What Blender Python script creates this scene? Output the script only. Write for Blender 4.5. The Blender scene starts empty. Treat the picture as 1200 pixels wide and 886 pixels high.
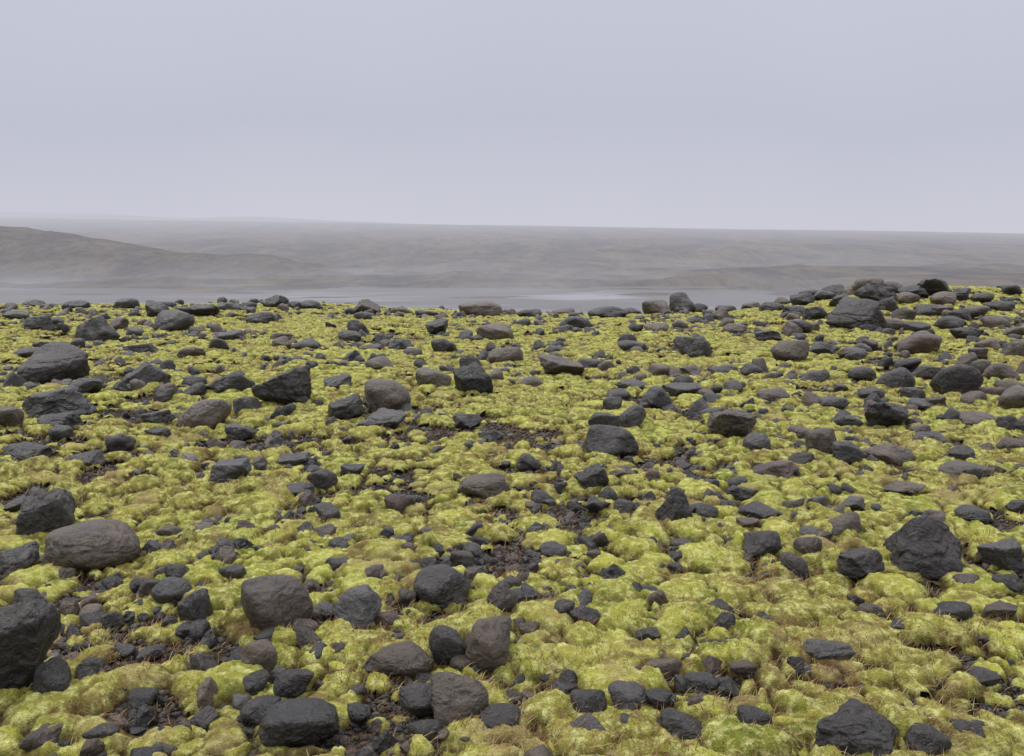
import bpy, bmesh, math
import numpy as np
from mathutils import Vector
rng = np.random.default_rng(7)
scene = bpy.context.scene
col = scene.collection

# ------------------------------------------------------------------ noise
def _h(ix, iy, seed):
    a = (ix.astype(np.int64)*374761393 + iy.astype(np.int64)*668265263 + seed*974634777) & 0xFFFFFFFF
    a = ((a ^ (a >> 13))*1274126177) & 0xFFFFFFFF
    a = ((a ^ (a >> 16))*2246822519) & 0xFFFFFFFF
    a = a ^ (a >> 15)
    return (a & 0xFFFFFF)/float(0x1000000)
def vn(x, y, seed=0):
    ix = np.floor(x); iy = np.floor(y); fx = x-ix; fy = y-iy
    ix = ix.astype(np.int64); iy = iy.astype(np.int64)
    ux = fx*fx*(3-2*fx); uy = fy*fy*(3-2*fy)
    a = _h(ix, iy, seed); b = _h(ix+1, iy, seed); c = _h(ix, iy+1, seed); d = _h(ix+1, iy+1, seed)
    return (a*(1-ux)+b*ux)*(1-uy)+(c*(1-ux)+d*ux)*uy
def fbm(x, y, seed=0, o=3):
    s = 0; a = 1; t = 0
    for i in range(o):
        s = s+a*vn(x*2**i+i*17.3, y*2**i-i*9.1, seed+i*31); t += a; a *= .5
    return s/t
def vn3(p, seed=0):
    i = np.floor(p).astype(np.int64); f = p-i; u = f*f*(3-2*f)
    r = 0
    for dx in (0, 1):
        for dy in (0, 1):
            for dz in (0, 1):
                w = (u[:, 0] if dx else 1-u[:, 0])*(u[:, 1] if dy else 1-u[:, 1])*(u[:, 2] if dz else 1-u[:, 2])
                r = r+w*_h(i[:, 0]+dx+(i[:, 2]+dz)*7919, i[:, 1]+dy, seed)
    return r
def worley(x, y, s, seed):
    X = x/s; Y = y/s; ix = np.floor(X).astype(np.int64); iy = np.floor(Y).astype(np.int64)
    F1 = np.full(X.shape, 9.); F2 = np.full(X.shape, 9.); R = np.zeros(X.shape); CX = np.zeros(X.shape); CY = np.zeros(X.shape)
    for dx in (-1, 0, 1):
        for dy in (-1, 0, 1):
            jx = ix+dx; jy = iy+dy
            px = jx+.1+.8*_h(jx, jy, seed); py = jy+.1+.8*_h(jx, jy, seed+1)
            d = np.hypot(px-X, py-Y)
            m = d < F1
            F2 = np.where(m, F1, np.minimum(F2, d))
            F1 = np.where(m, d, F1); CX = np.where(m, px*s, CX); CY = np.where(m, py*s, CY)
            R = np.where(m, _h(jx, jy, seed+2), R)
    return F1, F2, R, CX, CY

# ------------------------------------------------------------------ terrain
def H(x, y):
    x = np.asarray(x, float); y = np.asarray(y, float)
    n = .16*(fbm(x/3.1+5, y/3.1, 3, 3)-.5) + .18*(fbm(x/9+1, y/9, 8, 2)-.5)
    mound = .60*np.exp(-((x-12.0)/4.2)**2-((y-23.5)/3.8)**2)
    dip = -.32*np.exp(-((x-2.5)/6.0)**2)*np.clip((y-18)/7, 0, 1)
    sp = np.logaddexp(0, y-26.5)
    near = n+mound+dip-.18*sp
    yy = y+22*(fbm(x/70+3, y/200, 12, 3)-.5)*np.clip((500-y)/200, 0, 1)
    far = np.interp(yy, [0, 118, 136, 166, 182, 300, 450, 700, 770, 1000, 3000], [-7.4, -7.2, -6.5, -6.35, -5.6, -3.9, 4.5, 18.3, 17.0, 8, 0])
    far = far-.015*x*np.clip((y-300)/400, 0, 1)
    far = far+2.4*np.clip((x-38)/30, 0, 1)*np.clip((y-105)/20, 0, 1)*np.clip((260-y)/60, 0, 1)
    far = far+2.1*(fbm(x/26, y/9, 21, 3)-.5)*np.clip((y-100)/40, 0, 1)*np.clip((420-y)/150, .15, 1)
    far = far+4.0*(fbm(x/60, y/70, 22, 4)-.5)*np.clip((y-190)/200, 0, 1)*np.clip((650-y)/200, .18, 1)
    return np.where(y < 95, np.maximum(near, -7.4), far)

CAMZ = 1.6; PITCH = math.radians(8.4); FP = 1039.
def ground_at(u, v):
    """where the sight line with this survey bearing meets the ground"""
    a = (u-600)/FP; b = (443-v)/FP
    dx, dy, dz = a, math.cos(PITCH)+b*math.sin(PITCH), -math.sin(PITCH)+b*math.cos(PITCH)
    t = np.arange(2.0, 29, .02)
    x = dx*t; y = dy*t; z = CAMZ+dz*t
    below = z < H(x, y)+.03
    i = int(np.argmax(below)) if below.any() else int(np.argmin(z-H(x, y)))
    return float(x[i]), float(y[i])
# the large moss domes
DOMES = []
for (u, v, rp) in [(935,722,50),(1090,742,46),(770,660,28),(720,695,42),(822,722,40),(850,660,28),(640,835,46),(862,768,36),(1100,845,36),(500,750,32),
                   (160,795,44),(480,655,20),(700,792,36),(60,695,28),(1010,742,34),(560,625,24),(675,643,20),(1172,745,26),(800,690,28),(250,705,24),
                   (90,820,34),(230,800,34),(960,860,36),(740,850,38),(330,650,26),(440,700,26),(1060,700,26),(890,590,22),(600,560,18),(120,590,24),(810,500,18),(990,465,18),
                   (130,700,24),(200,670,24),(290,620,20),(180,740,24),(30,780,26),(700,560,18),(930,640,22),(1050,640,20),(760,610,18)]:
    gx, gy = ground_at(u, v)
    DOMES.append((gx, gy, rp*math.sqrt(gy*gy+CAMZ**2)/FP))

def coverage(x, y):
    c = .34*fbm(x/1.2+7, y/1.2, 40, 3)+.66*fbm(x/.32, y/.32, 44, 3)
    for (bx, by, rx, ry, a) in [(.45, 6.0, .4, 1.3, .05), (-.7, 3.6, .4, .4, .07), (.3, 8.6, .8, .8, .02), (-1.6, 4.2, .8, .5, -.05),
                                (1.2, 4.2, .35, .3, -.08), (1.7, 3.5, .8, .6, -.03)]:
        c = c-a*np.exp(-((x-bx)/rx)**2-((y-by)/ry)**2)
    return c
THR = .416
def moss(x, y):
    wx = x+.07*(vn(x/.14, y/.14, 60)-.5)+.026*(vn(x/.05, y/.05, 61)-.5)
    wy = y+.07*(vn(x/.14, y/.14, 62)-.5)+.026*(vn(x/.05, y/.05, 63)-.5)
    m = coverage(x, y)
    base = np.clip((m-THR-.01)*8, 0, 1)
    h = np.zeros(x.shape); dome = np.zeros(x.shape); cr = np.zeros(x.shape)
    for (s, amp, seed) in ((.28, .088, 100), (.17, .072, 110), (.10, .048, 120)):
        F1, F2, R, CX, CY = worley(wx, wy, s, seed)
        mc = coverage(CX, CY)
        R2 = (R*7.31) % 1.0
        pres = (mc+.22*(R-.5)-(.04 if s > .25 else 0)) > THR
        d = np.clip(1-(F1/.74)**2.2, 0, 1)**.6
        e = np.clip((F2-F1)*2.4, 0, 1)**.65
        k = np.where(pres, d*(.03+.97*e), 0)
        hh = amp*(.35+.65*R2)*k
        mm = hh > h
        dome = np.where(mm, k, dome); cr = np.where(mm, R, cr); h = np.maximum(h, hh)
    for i, (gx, gy, R0) in enumerate(DOMES):
        q = ((wx-gx)/R0)**2+((wy-gy)/(R0*.85))**2
        q = q*(.8+.4*vn(wx/.13, wy/.13, 400+i))
        k = np.clip(1-q, 0, 1)**.6
        hh = min(.095, R0*.48)*k
        mm = hh > h
        dome = np.where(mm, k, dome); cr = np.where(mm, .35+.6*((i*.37) % 1), cr); h = np.maximum(h, hh)
    F1, F2, R, CX, CY = worley(wx, wy, .05, 140)
    lob = np.sqrt(np.clip(1-(F1/.9)**2, 0, 1))*(.3+.7*np.clip((F2-F1)*3, 0, 1)**.5)
    present = np.clip(h/.02, 0, 1)
    h = h+.014*lob*present*(.35+.65*R)
    dome = dome*(.68+.32*lob)
    h = h+base*.008
    return h, np.maximum(dome, .10*base), cr

# ------------------------------------------------------------------ mesh helpers
def mesh_from(name, V, F, mat, smooth=True, attrs=None):
    me = bpy.data.meshes.new(name)
    V = np.asarray(V, np.float32); n = len(V)
    me.vertices.add(n); me.vertices.foreach_set("co", V.ravel())
    Fs = F if isinstance(F, list) else [F]
    loops = np.concatenate([f.ravel() for f in Fs]).astype(np.int32)
    tot = np.concatenate([np.full(len(f), f.shape[1]) for f in Fs]).astype(np.int32)
    st = np.concatenate([[0], np.cumsum(tot)[:-1]]).astype(np.int32)
    me.loops.add(len(loops)); me.loops.foreach_set("vertex_index", loops)
    me.polygons.add(len(tot)); me.polygons.foreach_set("loop_start", st)
    me.update(calc_edges=True)
    me.polygons.foreach_set("use_smooth", np.full(len(tot), smooth))
    if attrs:
        for k, a in attrs.items():
            at = me.attributes.new(k, 'FLOAT_COLOR', 'POINT')
            c = np.ones((n, 4), np.float32); c[:, :3] = a
            at.data.foreach_set("color", c.ravel())
    me.materials.append(mat)
    me.validate()
    ob = bpy.data.objects.new(name, me); col.objects.link(ob)
    return ob
def grid_faces(nr, nc):
    i = np.arange(nr-1)[:, None]*nc+np.arange(nc-1)[None, :]
    i = i.ravel()
    return np.stack([i, i+1, i+nc+1, i+nc], 1)
ICO = {}
def ico(n):
    if n not in ICO:
        bm = bmesh.new(); bmesh.ops.create_icosphere(bm, subdivisions=n, radius=1)
        V = np.array([v.co[:] for v in bm.verts]); F = np.array([[v.index for v in f.verts] for f in bm.faces]); bm.free()
        V /= np.linalg.norm(V, axis=1)[:, None]
        ICO[n] = (V, F)
    return ICO[n]

# ------------------------------------------------------------------ materials
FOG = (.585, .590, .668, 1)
class NT:
    def __init__(s, name):
        s.m = bpy.data.materials.new(name); s.m.use_nodes = True; s.t = s.m.node_tree; s.t.nodes.clear()
        s.out = s.n('ShaderNodeOutputMaterial')
    def n(s, t, **k):
        nd = s.t.nodes.new(t)
        for a, b in k.items(): setattr(nd, a, b)
        return nd
    def l(s, a, b): s.t.links.new(a, b)
    def set(s, inp, v):
        if isinstance(v, bpy.types.NodeSocket): s.l(v, inp)
        else: inp.default_value = v
    def math(s, op, a, b=0.0, clamp=False):
        nd = s.n('ShaderNodeMath', operation=op, use_clamp=clamp); s.set(nd.inputs[0], a); s.set(nd.inputs[1], b); return nd.outputs[0]
    def mix(s, f, a, b, mode='MIX'):
        nd = s.n('ShaderNodeMix', data_type='RGBA', blend_type=mode); s.set(nd.inputs[0], f)
        s.set(nd.inputs[6], a); s.set(nd.inputs[7], b); return nd.outputs[2]
    def noise(s, vec, scale, detail=4, rough=.55, dist=0):
        nd = s.n('ShaderNodeTexNoise'); s.l(vec, nd.inputs['Vector']); nd.inputs['Scale'].default_value = scale
        nd.inputs['Detail'].default_value = detail; nd.inputs['Roughness'].default_value = rough; nd.inputs['Distortion'].default_value = dist
        return nd.outputs[0]
    def ramp(s, f, lo, hi, a=0., b=1.):
        nd = s.n('ShaderNodeMapRange', clamp=True); s.set(nd.inputs[0], f); nd.inputs[1].default_value = lo; nd.inputs[2].default_value = hi
        nd.inputs[3].default_value = a; nd.inputs[4].default_value = b; return nd.outputs[0]
    def bump(s, h, strength, dist, nrm=None):
        nd = s.n('ShaderNodeBump'); s.l(h, nd.inputs['Height']); nd.inputs['Strength'].default_value = strength; nd.inputs['Distance'].default_value = dist
        if nrm: s.l(nrm, nd.inputs['Normal'])
        return nd.outputs[0]
    def bsdf(s, colr, rough, nrm=None, spec=.5, coat=0.):
        nd = s.n('ShaderNodeBsdfPrincipled'); s.set(nd.inputs['Base Color'], colr); s.set(nd.inputs['Roughness'], rough)
        nd.inputs['Specular IOR Level'].default_value = spec
        if nrm: s.l(nrm, nd.inputs['Normal'])
        if coat:
            nd.inputs['Coat Weight'].default_value = coat; nd.inputs['Coat Roughness'].default_value = .28
            if nrm: s.l(nrm, nd.inputs['Coat Normal'])
        return nd.outputs[0]
    def pos(s): return s.n('ShaderNodeNewGeometry').outputs['Position']
    def scaled(s, v, sc):
        nd = s.n('ShaderNodeVectorMath', operation='MULTIPLY'); s.l(v, nd.inputs[0]); nd.inputs[1].default_value = sc; return nd.outputs[0]
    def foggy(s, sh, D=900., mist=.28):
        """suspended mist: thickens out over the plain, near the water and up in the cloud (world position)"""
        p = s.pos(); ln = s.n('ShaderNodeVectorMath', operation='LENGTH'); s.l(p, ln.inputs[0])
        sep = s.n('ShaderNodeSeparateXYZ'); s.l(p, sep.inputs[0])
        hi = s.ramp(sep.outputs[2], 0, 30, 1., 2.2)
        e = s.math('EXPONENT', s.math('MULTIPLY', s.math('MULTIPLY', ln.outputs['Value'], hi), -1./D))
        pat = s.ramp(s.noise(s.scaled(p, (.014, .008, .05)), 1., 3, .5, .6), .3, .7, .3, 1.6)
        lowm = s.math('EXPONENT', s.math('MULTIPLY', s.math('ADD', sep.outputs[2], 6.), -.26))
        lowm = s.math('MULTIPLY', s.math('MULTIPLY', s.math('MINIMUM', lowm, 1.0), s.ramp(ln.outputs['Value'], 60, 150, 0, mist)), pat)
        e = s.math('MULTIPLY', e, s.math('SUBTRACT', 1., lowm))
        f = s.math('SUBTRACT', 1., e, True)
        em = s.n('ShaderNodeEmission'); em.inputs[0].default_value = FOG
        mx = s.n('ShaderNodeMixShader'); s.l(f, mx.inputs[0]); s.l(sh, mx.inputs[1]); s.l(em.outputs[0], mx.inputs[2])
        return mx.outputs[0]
    def done(s, sh): s.l(sh, s.out.inputs[0]); return s.m

# ground
g = NT('gravel_ground'); p = g.pos()
n1 = g.noise(p, 6, 6, .65); n2 = g.noise(p, 45, 4, .6)
vo = g.n('ShaderNodeTexVoronoi'); g.l(p, vo.inputs['Vector']); vo.inputs['Scale'].default_value = 42
c = g.mix(g.ramp(n1, .35, .68), (.020, .016, .013, 1), (.075, .050, .034, 1))
c = g.mix(g.ramp(n2, .44, .70), c, (.16, .105, .052, 1))
c = g.mix(.45, c, g.mix(.85, c, vo.outputs['Color'], 'MULTIPLY'))
n3 = g.noise(g.scaled(p, (.045, .014, .05)), 1.0, 8, .74, .8); n4 = g.noise(g.scaled(p, (.20, .045, .3)), 1., 7, .8); n6 = g.noise(g.scaled(p, (.06, .03, .3)), 1., 5, .7, 1.)
cf = g.mix(g.ramp(n3, .42, .58), (.030, .024, .019, 1), (.100, .072, .043, 1))
cf = g.mix(g.ramp(n4, .50, .60, 0, .8), cf, (.014, .013, .011, 1))
cf = g.mix(g.ramp(n6, .55, .66, 0, .5), cf, (.105, .092, .044, 1))
sy = g.n('ShaderNodeSeparateXYZ'); g.l(p, sy.inputs[0])
c = g.mix(g.ramp(sy.outputs[1], 60, 110), c, cf)
hh = g.math('ADD', g.math('MULTIPLY', vo.outputs['Distance'], -1.2), n2)
b = g.bump(hh, .8, .012)
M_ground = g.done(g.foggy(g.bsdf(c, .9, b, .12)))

# distant hill
g = NT('heath_hill'); p = g.pos()
n3 = g.noise(g.scaled(p, (.07, .03, .2)), 1., 8, .76, .6); n4 = g.noise(g.scaled(p, (.45, .2, .7)), 1., 6, .8)
c = g.mix(g.ramp(n3, .42, .58), (.036, .029, .022, 1), (.086, .065, .040, 1))
c = g.mix(g.ramp(n4, .48, .60, 0, .8), c, (.016, .014, .012, 1))
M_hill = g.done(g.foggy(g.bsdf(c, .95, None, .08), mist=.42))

# water
g = NT('river_water'); p = g.pos()
w = g.noise(g.scaled(p, (.25, 1., 1.)), 1.5, 4, .6)
st = g.noise(g.scaled(p, (.022, .06, 1.)), 1., 4, .6, .4)
sub = g.n('ShaderNodeVectorMath', operation='SUBTRACT'); g.l(p, sub.inputs[0]); sub.inputs[1].default_value = (13, 137, -6)
dl = g.n('ShaderNodeVectorMath', operation='LENGTH'); g.l(g.scaled(sub.outputs[0], (1/12., 1/11., 0.)), dl.inputs[0])
calm = g.ramp(dl.outputs['Value'], .4, 1.3, .18, 0.)
f = g.ramp(g.math('SUBTRACT', st, calm), .34, .48)
b = g.bump(w, .10, .08)
gl = g.bsdf((.05, .05, .055, 1), .05, b, .7)
mud = g.bsdf((.075, .068, .064, 1), .75, b, .2)
mx = g.n('ShaderNodeMixShader'); g.l(g.math('MULTIPLY', f, .75), mx.inputs[0]); g.l(gl, mx.inputs[1]); g.l(mud, mx.inputs[2])
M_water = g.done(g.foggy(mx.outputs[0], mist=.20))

# moss
g = NT('woolly_moss'); p = g.pos()
at = g.n('ShaderNodeAttribute', attribute_name='mh'); sp = g.n('ShaderNodeSeparateColor'); g.l(at.outputs['Color'], sp.inputs[0])
dome, cr, tip = sp.outputs[0], sp.outputs[1], sp.outputs[2]
nA = g.noise(p, 1.1, 5, .65); nB = g.noise(p, 22, 6, .70); nC = g.noise(p, 170, 3, .7); nD = g.noise(p, 4.6, 6, .70); nE = g.noise(p, 2.4, 5, .65)
vm = g.n('ShaderNodeTexVoronoi'); g.l(p, vm.inputs['Vector']); vm.inputs['Scale'].default_value = 170
top = g.mix(g.ramp(cr, .0, 1.), (.165, .190, .026, 1), (.430, .425, .080, 1))
top = g.mix(g.ramp(nA, .44, .58, 0, .75), top, (.250, .215, .052, 1))
top = g.mix(g.ramp(nB, .47, .64, 0, .85), top, (.66, .66, .26, 1))
top = g.mix(g.ramp(nD, .53, .61, 0, .85), top, (.165, .112, .048, 1))
top = g.mix(g.ramp(nD, .35, .44, .75, 0), top, (.090, .110, .020, 1))
top = g.mix(g.ramp(nE, .55, .64, 0, .65), top, (.35, .27, .125, 1))
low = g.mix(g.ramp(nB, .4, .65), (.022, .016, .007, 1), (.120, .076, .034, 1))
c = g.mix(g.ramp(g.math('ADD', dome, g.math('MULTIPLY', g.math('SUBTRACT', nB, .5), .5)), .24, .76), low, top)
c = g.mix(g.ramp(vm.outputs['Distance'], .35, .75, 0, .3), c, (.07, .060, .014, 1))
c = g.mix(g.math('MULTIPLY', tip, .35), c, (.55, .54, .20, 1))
hh = g.math('ADD', g.math('ADD', nB, g.math('MULTIPLY', nC, .35)), g.math('MULTIPLY', vm.outputs['Distance'], -.3))
b = g.bump(hh, .8, .016)
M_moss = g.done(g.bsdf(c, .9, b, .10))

# rock
g = NT('basalt_rock'); p = g.pos()
at = g.n('ShaderNodeAttribute', attribute_name='tint')
n1 = g.noise(p, 4, 6, .65); n2 = g.noise(p, 38, 6, .72); n3 = g.noise(p, 13, 4, .65, 1.2); n5 = g.noise(p, 150, 3, .7)
c = g.mix(g.ramp(n1, .3, .7), g.mix(1., at.outputs['Color'], (.42, .41, .43, 1), 'MULTIPLY'), g.mix(1., at.outputs['Color'], (1.45, 1.33, 1.20, 1), 'MULTIPLY'))
c = g.mix(g.ramp(n2, .54, .70, 0, .5), c, (.125, .110, .094, 1))
c = g.mix(g.ramp(n3, .60, .70, 0, .4), c, (.090, .070, .048, 1))
c = g.mix(g.ramp(n3, .30, .42, .75, 0), c, (.007, .0065, .0065, 1))
c = g.mix(g.ramp(n5, .61, .70, 0, .5), c, (.20, .19, .16, 1))
b = g.bump(n2, 1., .016); b = g.bump(n3, .75, .038, b); b = g.bump(n5, .5, .004, b)
M_rock = g.done(g.bsdf(c, g.ramp(n1, .3, .7, .30, .58), b, .45, .22))

# grass
g = NT('dry_grass'); at = g.n('ShaderNodeAttribute', attribute_name='tint')
M_grass = g.done(g.bsdf(at.outputs['Color'], .8, None, .2))

# ------------------------------------------------------------------ ground sheet
def angs():
    a = np.concatenate([np.linspace(-180, -47, 50, endpoint=False), np.linspace(-47, 47, 760), np.linspace(47, 180, 50)[1:]])
    return np.radians(a)
A = angs(); Rr = np.exp(np.linspace(math.log(.25), math.log(3200), 900))
X = Rr[:, None]*np.sin(A)[None]; Y = Rr[:, None]*np.cos(A)[None]
Z = H(X, Y)
Z = Z+np.where(Rr[:, None] < 40, .014*(vn(X/.05, Y/.05, 77)-.5), 0)-.004
Z = Z+np.where(Y > 175, .7*np.clip(fbm(X/14, Y/26, 79, 3)-.52, 0, 1)*4*np.clip((600-Y)/200, .1, 1), 0)
ground = mesh_from('ground', np.stack([X, Y, Z], -1).reshape(-1, 3), grid_faces(*X.shape)[:, ::-1], M_ground)
ground['kind'] = 'structure'; ground['label'] = 'dark gravelly outwash plain running down to a river and rising beyond'; ground['category'] = 'ground'

def hf(name, x0, x1, y0, y1, nx, ny, fn, label):
    xs = np.linspace(x0, x1, nx); ys = np.linspace(y0, y1, ny); X, Y = np.meshgrid(xs, ys)
    Z = fn(X, Y)
    o = mesh_from(name, np.stack([X, Y, Z], -1).reshape(-1, 3), grid_faces(ny, nx), M_hill)
    o['kind'] = 'structure'; o['label'] = label; o['category'] = 'hill'
    return o
def fh(x, y):
    crest = np.interp(x, [-330, -200, -133, -120, -106, -96, -90, -80, -70, -63, -57, -38, -24, -10], [9, 9.2, 6.9, 5.6, 3.4, 1.8, .6, -.3, -.3, -.6, -2.0, -4.4, -6.4, -8.8])
    crest = crest+1.0*(fbm(x/6, y*0, 5, 4)-.5)
    return -8.8+(crest+8.8)*np.exp(-(np.abs(y-232)/46)**2.2)+1.7*(fbm(x/10, y/9, 31, 5)-.5)*np.clip((crest+9)/8, 0, 1)
hf('hill', -330, -8, 160, 330, 480, 240, fh, 'low brown heath hill sloping down to the river')
def fr(x, y):
    crest = np.interp(x, [-1100, -540, -420, -340, -270, -120, 0, 100], [46, 37.5, 36, 31, 33, 26, 16, 0])
    return -5+(crest+5)*np.exp(-((y-930)/120)**2)+2*(fbm(x/60, y/60, 33, 4)-.5)
hf('hill', -1100, 100, 680, 1200, 260, 80, fr, 'mist-covered ridge fading into the fog behind the plain')

# river
xs = np.linspace(-420, 420, 60); ys = np.linspace(55, 215, 20); X, Y = np.meshgrid(xs, ys)
river = mesh_from('river', np.stack([X, Y, np.full(X.shape, -6.)], -1).reshape(-1, 3), grid_faces(20, 60), M_water)
river['kind'] = 'structure'; river['label'] = 'calm grey glacial river with mist lying over it'; river['category'] = 'water'

# ------------------------------------------------------------------ rocks
TONE = {'d': (.029, .027, .028), 'm': (.054, .054, .059), 'b': (.086, .070, .057), 'l': (.19, .19, .185), 'x': (.010, .010, .011), 'r': (.076, .053, .043)}
def shape(kind, level, r):
    D, F = ico(level)
    if kind == 'p':
        ph = r.uniform(0, 6.28)
        N = np.array([[math.cos(ph+t)*math.cos(el), math.sin(ph+t)*math.cos(el), math.sin(el)] for t, el in ((0, .75), (1.5, .45), (3.0, .95), (4.4, .35), (5.4, .6))])
        hs = np.array([.58, .66, .60, .70, .60]); pw = 26
    else:
        K = {'r': 14, 'a': 9, 'f': 10}[kind]
        pw = {'r': r.uniform(4.5, 10), 'a': r.uniform(18, 45), 'f': r.uniform(10, 24)}[kind]
        N = r.normal(size=(K, 3)); N /= np.linalg.norm(N, axis=1)[:, None]
        hs = r.uniform(.56 if kind != 'r' else .74, 1.0, K)
    ax = np.array([[1, 0, 0], [-1, 0, 0], [0, 1, 0], [0, -1, 0], [0, 0, 1], [0, 0, -1]], float)
    N = np.concatenate([N, ax]); hs = np.concatenate([hs, r.uniform(.85, 1.1, 6)])
    q = np.clip(D@N.T/hs, 0, None)**pw
    R = q.sum(1)**(-1/pw)
    P = D*R[:, None]
    s = int(r.integers(1, 9999)); o = r.uniform(0, 50, 3)
    am = 1. if kind != 'r' else .7
    n = .24*(vn3(P*1.3+o, s)-.5)+am*(.15*(vn3(P*3.1+o, s+1)-.5)+.065*(vn3(P*7+o, s+2)-.5))
    if level >= 5: n = n+am*(.030*(vn3(P*16+o, s+3)-.5)+.016*(vn3(P*34+o, s+4)-.5))
    n = n-(.07 if kind != 'r' else .03)*np.clip(1-np.abs(vn3(P*2.0+o, s+5)-.5)*16, 0, 1)
    if kind in 'ap' and r.random() < .6:
        st = vn3(P*1.7+o+9, s+8)*5; n = n+.035*(np.floor(st)+np.clip((st % 1)*5, 0, 1)-2.5)*.6
    P = P*(1+n)[:, None]
    ti = .12 if kind == 'p' else .4
    a, b_, c_ = r.uniform(-ti, ti), r.uniform(-ti, ti), r.uniform(0, 6.28)
    Rz = np.array([[math.cos(c_), -math.sin(c_), 0], [math.sin(c_), math.cos(c_), 0], [0, 0, 1]])
    Rx = np.array([[1, 0, 0], [0, math.cos(a), -math.sin(a)], [0, math.sin(a), math.cos(a)]])
    Ry = np.array([[math.cos(b_), 0, math.sin(b_)], [0, 1, 0], [-math.sin(b_), 0, math.cos(b_)]])
    P = P@(Rx@Ry@Rz).T
    mn = P.min(0); mx = P.max(0)
    return (P-(mn+mx)/2)/(mx-mn), F

SH = {'r': 'rounded', 'a': 'angular', 'f': 'flat slab-like', 'p': 'pointed wedge-shaped'}
TN = {'d': 'dark grey basalt', 'm': 'blue-grey basalt', 'b': 'brownish grey', 'l': 'pale grey', 'x': 'near-black basalt', 'r': 'reddish brown'}
placed = []
def add_rock(x, y, W, Dp, Hh, kind, tone, seed, pxw, label=None):
    r = np.random.default_rng(seed)
    lvl = 6 if pxw > 58 else (5 if pxw > 26 else 4)
    P, F = shape(kind, lvl, r)
    P = P*np.array([W, Dp, Hh])
    z = float(H(x, y))+.015+Hh*.5-Hh*.16
    t = np.array(TONE[tone])*r.uniform(.75, 1.35)*np.array([1, r.uniform(.94, 1.02), r.uniform(.92, 1.05)])
    ob = mesh_from('rock', P, F, M_rock, True, {'tint': np.tile(t, (len(P), 1))})
    ob.location = (x, y, z)
    noun = 'boulder' if W > .42 else 'stone'
    ob['label'] = label or f"{SH[kind]} {TN[tone]} {noun} half sunk in yellow-green moss"
    ob['category'] = 'rock'; ob['group'] = 'rocks scattered across the mossy plain'
    placed.append((x, y, W*.5, Dp*.5))
    return ob

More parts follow.
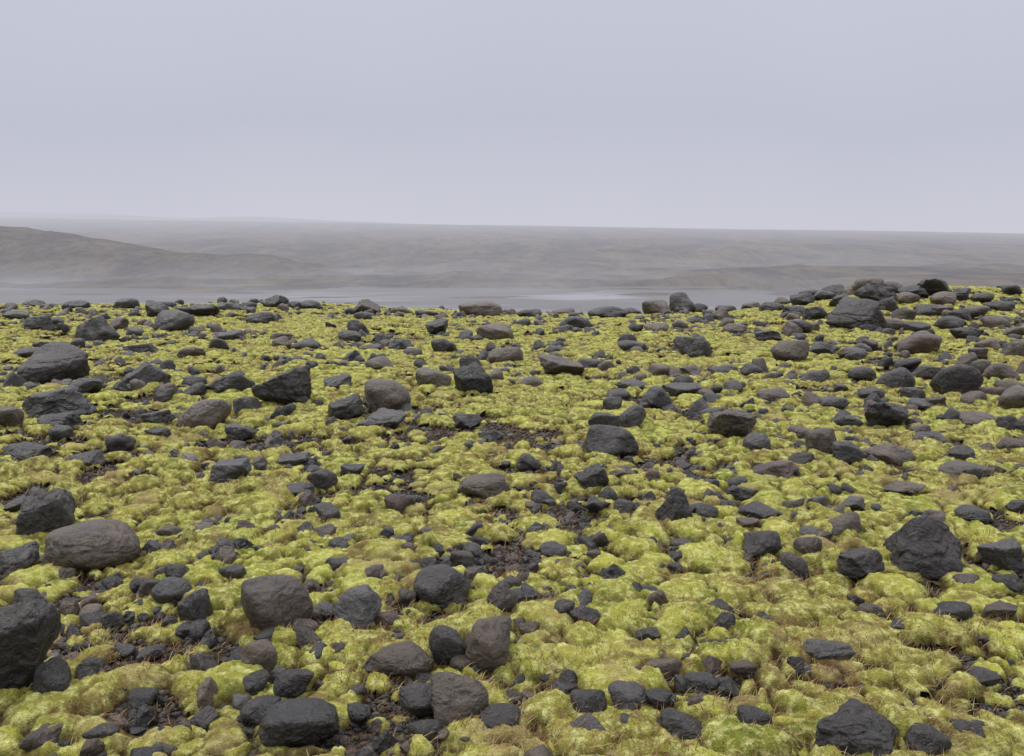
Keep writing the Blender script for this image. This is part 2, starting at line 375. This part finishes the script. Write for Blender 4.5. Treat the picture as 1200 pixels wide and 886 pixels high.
ROCKS = [
(18,818,105,105,'a','d'),(64,825,45,42,'r','d'),(35,727,52,34,'a','d'),(110,667,120,58,'r','b'),(55,632,74,58,'a','d'),(22,668,52,30,'f','m'),
(203,710,48,30,'r','m'),(230,731,38,38,'a','d'),(167,695,32,20,'a','d'),(325,746,88,66,'r','b'),(418,736,58,44,'a','m'),(305,788,42,34,'r','b'),
(300,812,36,22,'r','d'),(345,815,46,28,'r','d'),(358,748,36,22,'r','b'),(352,873,88,50,'r','d'),(518,712,68,44,'r','d'),(588,718,38,34,'r','b'),
(470,790,80,34,'r','b'),(525,777,44,40,'r','d'),(572,788,56,54,'r','b'),(538,850,70,50,'r','b'),(583,862,54,32,'r','d'),(492,836,50,30,'r','d'),
(500,864,40,20,'r','d'),(683,736,42,26,'a','m'),(690,870,52,24,'f','m'),(797,864,68,32,'f','d'),(882,864,42,30,'r','d'),(1001,884,112,52,'a','d'),
(966,772,65,22,'f','m'),(1083,884,50,30,'r','d'),(1082,671,98,66,'p','d'),(1006,680,60,34,'a','d'),(893,653,52,30,'a','d'),(987,631,42,30,'r','b'),
(791,618,46,42,'p','x'),(828,606,34,18,'r','m'),(890,611,52,20,'f','d'),(958,633,45,16,'r','m'),(1174,666,52,34,'a','m'),(1180,693,40,20,'r','d'),
(1115,726,50,22,'r','d'),(1165,722,48,18,'f','b'),(1132,560,68,20,'r','b'),(1041,546,62,26,'r','b'),(993,546,44,28,'a','m'),(962,532,42,32,'r','b'),
(860,515,62,36,'a','b'),(886,528,35,22,'r','m'),(717,537,68,38,'r','d'),(566,582,66,28,'r','b'),(770,479,38,28,'r','m'),(741,501,36,28,'r','m'),
(455,485,58,42,'r','b'),(450,503,62,22,'a','m'),(405,491,46,30,'a','d'),(335,475,68,48,'a','d'),(238,503,68,36,'r','b'),(272,461,58,26,'a','d'),
(182,500,42,20,'a','d'),(172,453,54,30,'p','d'),(65,449,80,48,'r','d'),(70,490,82,34,'a','d'),(65,503,52,20,'f','d'),(101,463,46,20,'f','d'),
(10,502,38,28,'r','b'),(30,542,72,24,'f','d'),(115,400,52,31,'p','d'),(203,388,55,25,'r','d'),(148,363,34,15,'r','d'),(235,371,50,15,'f','d'),
(322,361,38,17,'a','d'),(305,380,40,16,'r','d'),(430,369,36,20,'a','b'),(365,363,30,12,'r','d'),(563,371,54,19,'r','b'),(580,399,48,20,'r','b'),
(555,461,50,37,'a','x'),(508,456,45,24,'r','b'),(512,392,30,20,'a','d'),(520,413,34,18,'r','d'),(592,426,46,21,'r','b'),(657,441,58,27,'a','b'),
(675,386,42,16,'r','d'),(712,373,50,15,'r','d'),(798,367,32,29,'r','d'),(768,367,38,20,'r','b'),(818,364,25,14,'r','d'),(811,420,48,27,'a','d'),
(926,423,46,26,'r','b'),(965,415,40,16,'f','m'),(1003,387,80,40,'f','d'),(1027,357,52,26,'a','d'),(1093,346,42,20,'a','d'),(1076,416,56,28,'r','r'),
(1116,463,56,38,'r','d'),(1157,411,34,16,'r','b'),(1048,457,44,27,'r','d'),(1038,503,62,35,'a','d'),(1172,446,44,22,'r','b'),(1192,480,42,28,'r','b'),
(1192,421,30,26,'r','b'),(1148,440,30,20,'r','b'),(935,391,40,18,'r','d'),(940,358,34,16,'r','d'),(966,352,32,13,'r','d'),(1062,356,30,14,'r','b'),
(1112,387,40,18,'r','d'),(908,561,54,22,'a','r'),(936,516,40,18,'r','b'),(800,466,52,18,'f','m'),(806,441,46,14,'f','b'),(738,458,40,14,'f','m'),
(690,433,36,14,'r','d'),(880,441,30,16,'r','d'),(378,573,40,25,'r','d'),(352,581,38,16,'f','m'),(413,561,32,17,'a','d'),(383,611,36,20,'r','d'),
(262,655,34,24,'a','m'),(240,623,40,14,'f','b'),(395,645,34,16,'r','m'),(270,561,48,22,'a','m'),(222,547,26,16,'r','l'),(282,516,40,20,'a','m'),
(20,600,40,16,'f','d'),(100,545,50,16,'a','d'),(185,515,32,14,'r','d'),(345,545,40,14,'a','m'),(575,515,34,12,'f','m'),(548,500,40,16,'a','d'),
(620,455,36,15,'r','b'),(635,590,30,14,'r','d'),(480,590,32,12,'r','d'),(700,600,34,16,'a','d'),(648,650,36,14,'r','d'),(758,755,34,18,'a','d'),
(445,435,38,18,'r','b'),(395,455,40,17,'a','d'),(360,410,36,14,'r','d'),(410,400,34,14,'r','d'),(470,410,40,14,'a','d'),(270,400,40,14,'r','d'),
(165,415,40,14,'a','d'),(35,420,40,14,'r','d'),(60,385,36,14,'r','d'),(20,375,36,12,'r','d'),(330,400,30,12,'r','b'),(225,420,36,15,'r','b'),
(740,412,36,14,'r','d'),(770,390,34,13,'r','b'),(860,390,34,12,'r','b'),(845,440,32,13,'r','m'),(730,560,38,14,'a','b'),(835,490,36,14,'r','m'),
(905,470,40,15,'r','b'),(975,480,40,16,'r','m'),(1010,445,36,16,'r','d'),(1080,480,36,14,'r','m'),(1145,500,44,16,'r','b'),(1185,530,40,18,'r','b'),
(1090,520,40,15,'f','m'),(1060,580,46,16,'f','b'),(1140,610,44,16,'r','d'),(1195,600,40,18,'a','d'),(1085,372,36,16,'r','d'),(1140,372,34,15,'r','b'),
(1170,365,34,13,'r','d'),(905,365,32,12,'r','d'),(985,360,34,16,'a','d'),(1045,345,34,16,'r','d'),(880,362,26,10,'r','b'),(1060,432,34,14,'r','d'),
(1000,420,34,13,'r','b'),(1190,395,34,14,'r','b'),(620,372,34,11,'r','d'),(500,372,30,10,'r','d'),(470,368,28,9,'r','b'),(90,362,34,11,'r','d'),
(40,360,30,10,'r','d'),(195,362,30,10,'r','d'),(270,364,28,10,'r','d'),(660,368,30,10,'r','b'),(740,369,28,10,'r','d'),(850,366,28,9,'r','d'),
(1020,725,36,18,'r','b'),(905,735,34,14,'f','d'),(840,760,30,14,'r','d'),(620,745,26,16,'r','b'),(640,800,30,14,'r','d'),(735,800,36,16,'f','d'),
(180,770,34,16,'a','d'),(240,850,40,20,'f','d'),(120,870,44,22,'r','d'),(420,845,30,18,'r','d'),(1150,800,40,18,'f','d'),(930,830,40,20,'r','d'),
(1140,868,46,24,'a','d'),(850,700,30,12,'r','d'),(130,735,34,18,'a','d'),(470,640,34,14,'r','d'),(560,640,30,13,'a','d'),(600,690,26,14,'r','d'),
# heap on the mound
(955,375,34,18,'a','d'),(948,347,30,16,'r','d'),(978,345,36,18,'a','d'),(1000,346,32,16,'r','b'),(1018,344,36,22,'r','b'),(1040,366,36,20,'a','d'),
(1058,375,32,16,'r','b'),(1070,350,36,17,'a','d'),(1105,358,36,17,'r','b'),(1125,352,30,15,'a','d'),(1075,392,34,16,'r','d'),(1045,388,34,16,'r','b'),
(1100,372,32,16,'a','b'),(1150,355,28,12,'r','d'),(1130,400,38,18,'a','d'),(1165,385,34,16,'r','b'),(930,372,32,15,'a','d'),(915,352,26,12,'r','b'),
(1085,445,34,18,'a','d'),(1140,475,36,18,'r','b'),(1165,470,34,18,'r','r'),(1095,480,36,18,'a','b'),(1070,470,32,17,'r','d'),(1180,505,38,20,'a','d'),
(1130,430,34,18,'a','b'),(1020,470,36,16,'r','d'),(1185,345,26,12,'r','d'),(900,400,34,14,'a','d'),(990,500,38,18,'a','d'),(940,545,36,16,'r','d'),
(1120,540,40,18,'a','d'),(1000,600,40,18,'a','m'),(1090,615,38,18,'r','b'),(930,600,34,16,'a','b'),(870,585,40,16,'a','d'),(1060,745,42,18,'a','d'),
(980,700,34,15,'a','d'),(1130,690,38,18,'r','b'),(760,700,32,14,'r','d'),(820,810,44,22,'r','d'),(770,830,38,20,'a','d'),(870,790,34,16,'r','b'),
]
SPECIAL = {(798,367): 'upright rounded dark boulder standing on the crest', (791,618): 'upright black jagged basalt rock among moss',
 (110,667): 'large smooth brownish-grey boulder lying in moss', (1082,671): 'large pyramid-shaped dark angular boulder on moss',
 (18,818): 'large faceted dark basalt boulder beside a smaller stone', (1003,387): 'biggest dark boulder in the pile on the mound',
 (222,547): 'small pale grey stone among darker ones'}
for i, (u, v, w_, h_, k, t) in enumerate(ROCKS):
    x, y = ground_at(u, v)
    d = math.hypot(x, y)
    sc = math.sqrt(y*y+CAMZ**2)/FP*(.95 if w_ > 40 else .90)
    a = math.atan2(CAMZ, d); sa = math.sin(a); ca = math.cos(a)
    W = w_*sc; hm_ = h_*sc
    Dp = min(W*.9, hm_*.8/sa); Dp = max(Dp, W*.45)
    Hh = math.sqrt(max(hm_**2-(Dp*sa)**2, (.55*hm_)**2))/ca*1.18+.02
    off = Dp*.30
    x += off*x/d; y += off*y/d
    add_rock(x, y, W, Dp, Hh, k, t, 1000+i, w_, SPECIAL.get((u, v)))

n_ind = len(ROCKS); tries = 0
while n_ind < 299 and tries < 20000:
    tries += 1
    r = 4.5+19*rng.random()**.9; a = math.radians(rng.uniform(-29, 29))
    x, y = r*math.sin(a), r*math.cos(a)
    if fbm(np.array([x/2.5]), np.array([y/2.5]), 71, 2)[0]+.12*abs(a) < .46: continue
    W = float(np.clip(rng.lognormal(math.log(.31), .3), .2, .6))*(.75+.25*r/15)
    if r < 9: W *= .65
    if any((x-q[0])**2+(y-q[1])**2 < (q[2]+W*.45)**2 for q in placed): continue
    k = rng.choice(['r', 'a', 'p'], p=[.4, .48, .12]); t = rng.choice(['d', 'm', 'b', 'r'], p=[.54, .13, .29, .04])
    add_rock(x, y, W, W*rng.uniform(.6, .95), W*rng.uniform(.55, .9), k, t, 5000+n_ind, W*FP/r)
    n_ind += 1

# ------------------------------------------------------------------ moss carpet (grown up around the rocks)
A = np.radians(np.linspace(-41, 41, 1200)); Rr = np.exp(np.linspace(math.log(1.7), math.log(33), 900))
X = Rr[:, None]*np.sin(A)[None]; Y = Rr[:, None]*np.cos(A)[None]
hm, dome, cr = moss(X, Y)
for (qx, qy, rw, rd) in placed:
    rr = math.hypot(qx, qy); aa = math.atan2(qx, qy); ext = max(rw, rd)*1.5+.04
    i0, i1 = np.searchsorted(Rr, [rr-ext, rr+ext]); j0, j1 = np.searchsorted(A, [aa-ext/rr, aa+ext/rr])
    if i1 <= i0 or j1 <= j0: continue
    xs = X[i0:i1, j0:j1]; ys = Y[i0:i1, j0:j1]
    q = np.sqrt(((xs-qx)/rw)**2+((ys-qy)/rd)**2)
    nz_ = vn(xs/.09, ys/.09, 300)*.6+vn(xs/.25, ys/.25, 301)*.7
    k = np.clip(1-((q-.98)/.30)**2, 0, 1)**.6*np.clip((nz_-.52)*4, 0, 1)*(.6+.4*vn(xs/.04, ys/.04, 303))
    hh = min(.070, .03+rw*.12)*k
    s = hm[i0:i1, j0:j1]; mm = hh > s
    dome[i0:i1, j0:j1] = np.where(mm, np.maximum(k*.7, dome[i0:i1, j0:j1]), dome[i0:i1, j0:j1]); hm[i0:i1, j0:j1] = np.maximum(s, hh)
fine = .006*(vn(X/.022, Y/.022, 91)-.5)+.005*(vn(X/.010, Y/.010, 92)-.5)
Zm = H(X, Y)+hm+fine*np.clip(hm/.02, 0, 1)-.004
keep = (hm > .006).ravel()
F = grid_faces(*X.shape)[:, ::-1]
F = F[keep[F].sum(1) >= 3]
V = np.stack([X, Y, Zm], -1).reshape(-1, 3)
used = np.zeros(len(V), bool); used[F.ravel()] = True
remap = np.cumsum(used)-1
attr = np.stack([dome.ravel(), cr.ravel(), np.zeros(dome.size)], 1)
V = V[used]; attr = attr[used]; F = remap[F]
nv = len(V)
w = (attr[:, 0] > .4)
idx = rng.choice(np.nonzero(w)[0], 60000)
P = V[idx]; d = np.hypot(P[:, 0], P[:, 1])
L = (.0025+.0005*d)*rng.uniform(.6, 1.4, len(idx))
ang = rng.uniform(0, 2*np.pi, len(idx)); lean = rng.uniform(.4, 1.4, len(idx))
side = np.stack([np.cos(ang), np.sin(ang), np.zeros(len(idx))], 1)*(L*.25)[:, None]
a2 = rng.uniform(0, 2*np.pi, len(idx))
tipv = P+np.stack([np.cos(a2)*lean, np.sin(a2)*lean, np.ones(len(idx))*.7], 1)*L[:, None]
P0 = P-np.array([0, 0, .003])
SV = np.stack([P0-side, P0+side, tipv], 1).reshape(-1, 3)
sa = np.repeat(attr[idx], 3, 0); sa[2::3, 2] = 1.; sa[0::3, 2] = .1; sa[1::3, 2] = .1
SF = nv+np.arange(len(idx)*3).reshape(-1, 3)
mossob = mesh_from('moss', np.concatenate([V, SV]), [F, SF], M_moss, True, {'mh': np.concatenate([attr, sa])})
mossob['kind'] = 'stuff'; mossob['label'] = 'yellow-green woolly moss cushions carpeting the gravel'; mossob['category'] = 'moss'

# ------------------------------------------------------------------ small stones / gravel
def scatter(name, N, level, pts_fn, size_fn, nvar, label, cat, zfrac):
    vs = []; r = np.random.default_rng(level*77+N)
    for i in range(nvar):
        P, F = shape(['r', 'a', 'a', 'p'][i % 4], level, r)
        P = P*np.array([1, r.uniform(.6, .95), r.uniform(.55, 1.0)]); vs.append(P)
    F = ico(level)[1]
    x, y = pts_fn(N, r); N = len(x)
    mh = moss(x, y)[0]; z = H(x, y)
    s = size_fn(N, r, np.hypot(x, y)); th = r.uniform(0, 2*np.pi, N); vi = r.integers(0, nvar, N)
    T = np.array([TONE['d'], TONE['d'], TONE['b'], TONE['m'], TONE['d'], TONE['r'], TONE['b'], TONE['x']])
    tint = T[r.integers(0, 8, N)]*r.uniform(.6, 1.5, N)[:, None]
    B = np.stack(vs)[vi]
    c, sn = np.cos(th)[:, None], np.sin(th)[:, None]
    Xp = (B[..., 0]*c-B[..., 1]*sn)*s[:, None]+x[:, None]; Yp = (B[..., 0]*sn+B[..., 1]*c)*s[:, None]+y[:, None]
    Zp = B[..., 2]*s[:, None]+(z+mh*zfrac+s*.12)[:, None]
    V = np.stack([Xp, Yp, Zp], -1).reshape(-1, 3); nvp = B.shape[1]
    FF = (F[None]+(np.arange(N)*nvp)[:, None, None]).reshape(-1, 3)
    o = mesh_from(name, V, FF, M_rock, True, {'tint': np.repeat(tint, nvp, 0)})
    o['kind'] = 'stuff'; o['label'] = label; o['category'] = cat
    return o
def pts_stones(r0, r1, pw, thr):
    def f(N, r):
        rr = r0+(r1-r0)*r.random(N*8)**pw; a = np.radians(r.uniform(-38, 38, N*8))
        x = rr*np.sin(a); y = rr*np.cos(a)
        m = moss(x, y)[0]
        pr = np.clip((fbm(x/1.1, y/1.1, 73, 3)-thr)*9, .03, 1)*np.where(m > .045, .28, 1.)
        for q in placed:
            pr = np.where((x-q[0])**2+(y-q[1])**2 < (max(q[2], q[3])*.8)**2, 0, pr)
        k = r.random(len(x)) < pr
        return x[k][:N], y[k][:N]
    return f
scatter('small_stones', 1900, 4, pts_stones(2.3, 9, .8, .46), lambda N, r, d: np.clip(r.lognormal(math.log(.052), .55, N), .02, .14), 32,
        'small dark basalt stones strewn between the moss cushions', 'stones', .5)
scatter('small_stones', 3300, 3, pts_stones(8, 27.5, .75, .50), lambda N, r, d: np.clip(r.lognormal(math.log(.100), .58, N), .045, .34), 32,
        'small basalt stones strewn over the far part of the moss', 'stones', .45)
def pts_gravel(N, r):
    rr = 2.0+9*r.random(N*5); a = np.radians(r.uniform(-38, 38, N*5)); x = rr*np.sin(a); y = rr*np.cos(a)
    k = moss(x, y)[0] < .022
    return x[k][:N], y[k][:N]
scatter('gravel', 28000, 2, pts_gravel, lambda N, r, d: np.clip(r.lognormal(math.log(.014), .5, N), .005, .05), 12,
        'fine dark gravel between moss and stones', 'gravel', .3)

# ------------------------------------------------------------------ dry grass
def grass():
    r = np.random.default_rng(5)
    N = 17000
    rr = 2.3+21*r.random(N)**1.2; a = np.radians(r.uniform(-38, 38, N)); x = rr*np.sin(a); y = rr*np.cos(a)
    m = moss(x, y)[0]
    k = (fbm(x/.7, y/.7, 88, 3)+np.where(m < .04, .08, -.05)) > .49; x = x[k]; y = y[k]; kind = (r.random(len(x)) < .36).astype(float)
    for (u, v) in [(590, 668), (930, 795), (940, 780), (150, 640), (885, 548), (18, 525), (600, 672), (575, 660), (420, 790), (180, 800), (860, 740), (1150, 640), (690, 600), (400, 770), (130, 850), (1170, 760), (760, 880), (480, 700)]:
        gx, gy = ground_at(u, v)
        x = np.append(x, gx+r.normal(0, .09, 12)); y = np.append(y, gy+r.normal(0, .09, 12)); kind = np.append(kind, np.ones(12))
    nb = r.integers(7, 16, len(x)); X = np.repeat(x, nb); Y = np.repeat(y, nb); K = np.repeat(kind, nb); n = len(X)
    X = X+r.normal(0, .045, n); Y = Y+r.normal(0, .045, n)
    Z = H(X, Y)+moss(X, Y)[0]*.9-.004
    d = np.hypot(X, Y); wd = .0006+.00026*d
    L = r.uniform(.018, .058, n); th = r.uniform(0, 6.28, n); ln = r.uniform(.4, 2.4, n)
    dr = np.stack([np.cos(th)*ln, np.sin(th)*ln, np.ones(n)], 1); dr /= np.linalg.norm(dr, axis=1)[:, None]
    sd = np.stack([-np.sin(th+.8), np.cos(th+.8), 0*th], 1)*wd[:, None]
    b0 = np.stack([X, Y, Z], 1); mid = b0+dr*(L*.55)[:, None]
    tip = b0+dr*L[:, None]+np.stack([np.cos(th), np.sin(th), -.5+0*th], 1)*(L*.15)[:, None]
    Vs = np.stack([b0-sd, b0+sd, mid+sd*.7, mid-sd*.7, tip], 1).reshape(-1, 3)
    cc = np.where(K[:, None] > .5, np.array([[.21, .088, .045]]), np.array([[.42, .32, .16]]))*r.uniform(.5, 1.3, n)[:, None]
    o = np.arange(n)*5
    Q = np.stack([o, o+1, o+2, o+3], 1); T = np.stack([o+3, o+2, o+4], 1)
    ob = mesh_from('dry_grass', Vs, [Q, T], M_grass, False, {'tint': np.repeat(cc, 5, 0)})
    ob['kind'] = 'stuff'; ob['label'] = 'withered straw-coloured and rusty grass tufts in the moss'; ob['category'] = 'grass'
grass()

# ------------------------------------------------------------------ world, sun, camera
w = bpy.data.worlds.new('World'); scene.world = w; w.use_nodes = True; nt = w.node_tree; nt.nodes.clear()
out = nt.nodes.new('ShaderNodeOutputWorld'); bg = nt.nodes.new('ShaderNodeBackground')
SE, SR = math.radians(58), math.radians(200)
sky = nt.nodes.new('ShaderNodeTexSky'); sky.sky_type = 'NISHITA'; sky.sun_disc = False; sky.sun_elevation = SE; sky.sun_rotation = SR
bgs = nt.nodes.new('ShaderNodeBackground'); nt.links.new(sky.outputs[0], bgs.inputs[0]); bgs.inputs[1].default_value = .004
tc = nt.nodes.new('ShaderNodeTexCoord'); sx = nt.nodes.new('ShaderNodeSeparateXYZ'); nt.links.new(tc.outputs['Generated'], sx.inputs[0])
nz = nt.nodes.new('ShaderNodeTexNoise'); nt.links.new(tc.outputs['Generated'], nz.inputs['Vector']); nz.inputs['Scale'].default_value = 2.2; nz.inputs['Detail'].default_value = 2
m1 = nt.nodes.new('ShaderNodeMath'); m1.operation = 'MULTIPLY_ADD'; nt.links.new(nz.outputs[0], m1.inputs[0]); m1.inputs[1].default_value = .16; m1.inputs[2].default_value = -.08
m2 = nt.nodes.new('ShaderNodeMath'); m2.operation = 'ADD'; nt.links.new(sx.outputs[2], m2.inputs[0]); nt.links.new(m1.outputs[0], m2.inputs[1])
cr_ = nt.nodes.new('ShaderNodeValToRGB'); nt.links.new(m2.outputs[0], cr_.inputs[0])
e = cr_.color_ramp.elements
e[0].position = 0; e[0].color = (.578, .582, .658, 1)
e[1].position = 1; e[1].color = (1.8, 1.8, 1.84, 1)
for ps_, c_ in ((.12, (.510, .522, .618, 1)), (.27, (.550, .576, .672, 1)), (.45, (.80, .82, .89, 1))):
    q = e.new(ps_); q.color = c_
nt.links.new(cr_.outputs[0], bg.inputs[0]); bg.inputs[1].default_value = 1.0
ad = nt.nodes.new('ShaderNodeAddShader'); nt.links.new(bg.outputs[0], ad.inputs[0]); nt.links.new(bgs.outputs[0], ad.inputs[1]); nt.links.new(ad.outputs[0], out.inputs[0])

sl = bpy.data.lights.new('sun', 'SUN'); sl.energy = 1.5; sl.angle = math.radians(12); sl.color = (1, .97, .92)
so = bpy.data.objects.new('sun', sl); col.objects.link(so)
sd = Vector((-.50, .40, 1.0)).normalized()
so.rotation_euler = sd.to_track_quat('Z', 'Y').to_euler()
cam = bpy.data.cameras.new('camera'); cam.sensor_width = 36; cam.lens = 36*FP/1200; cam.clip_end = 6000; cam.clip_start = .05
co = bpy.data.objects.new('camera', cam); col.objects.link(co); co.location = (0, 0, CAMZ); co.rotation_euler = (math.radians(90)-PITCH, 0, 0)
scene.camera = co
scene.view_settings.view_transform = 'Standard'; scene.view_settings.look = 'None'; scene.view_settings.exposure = 0
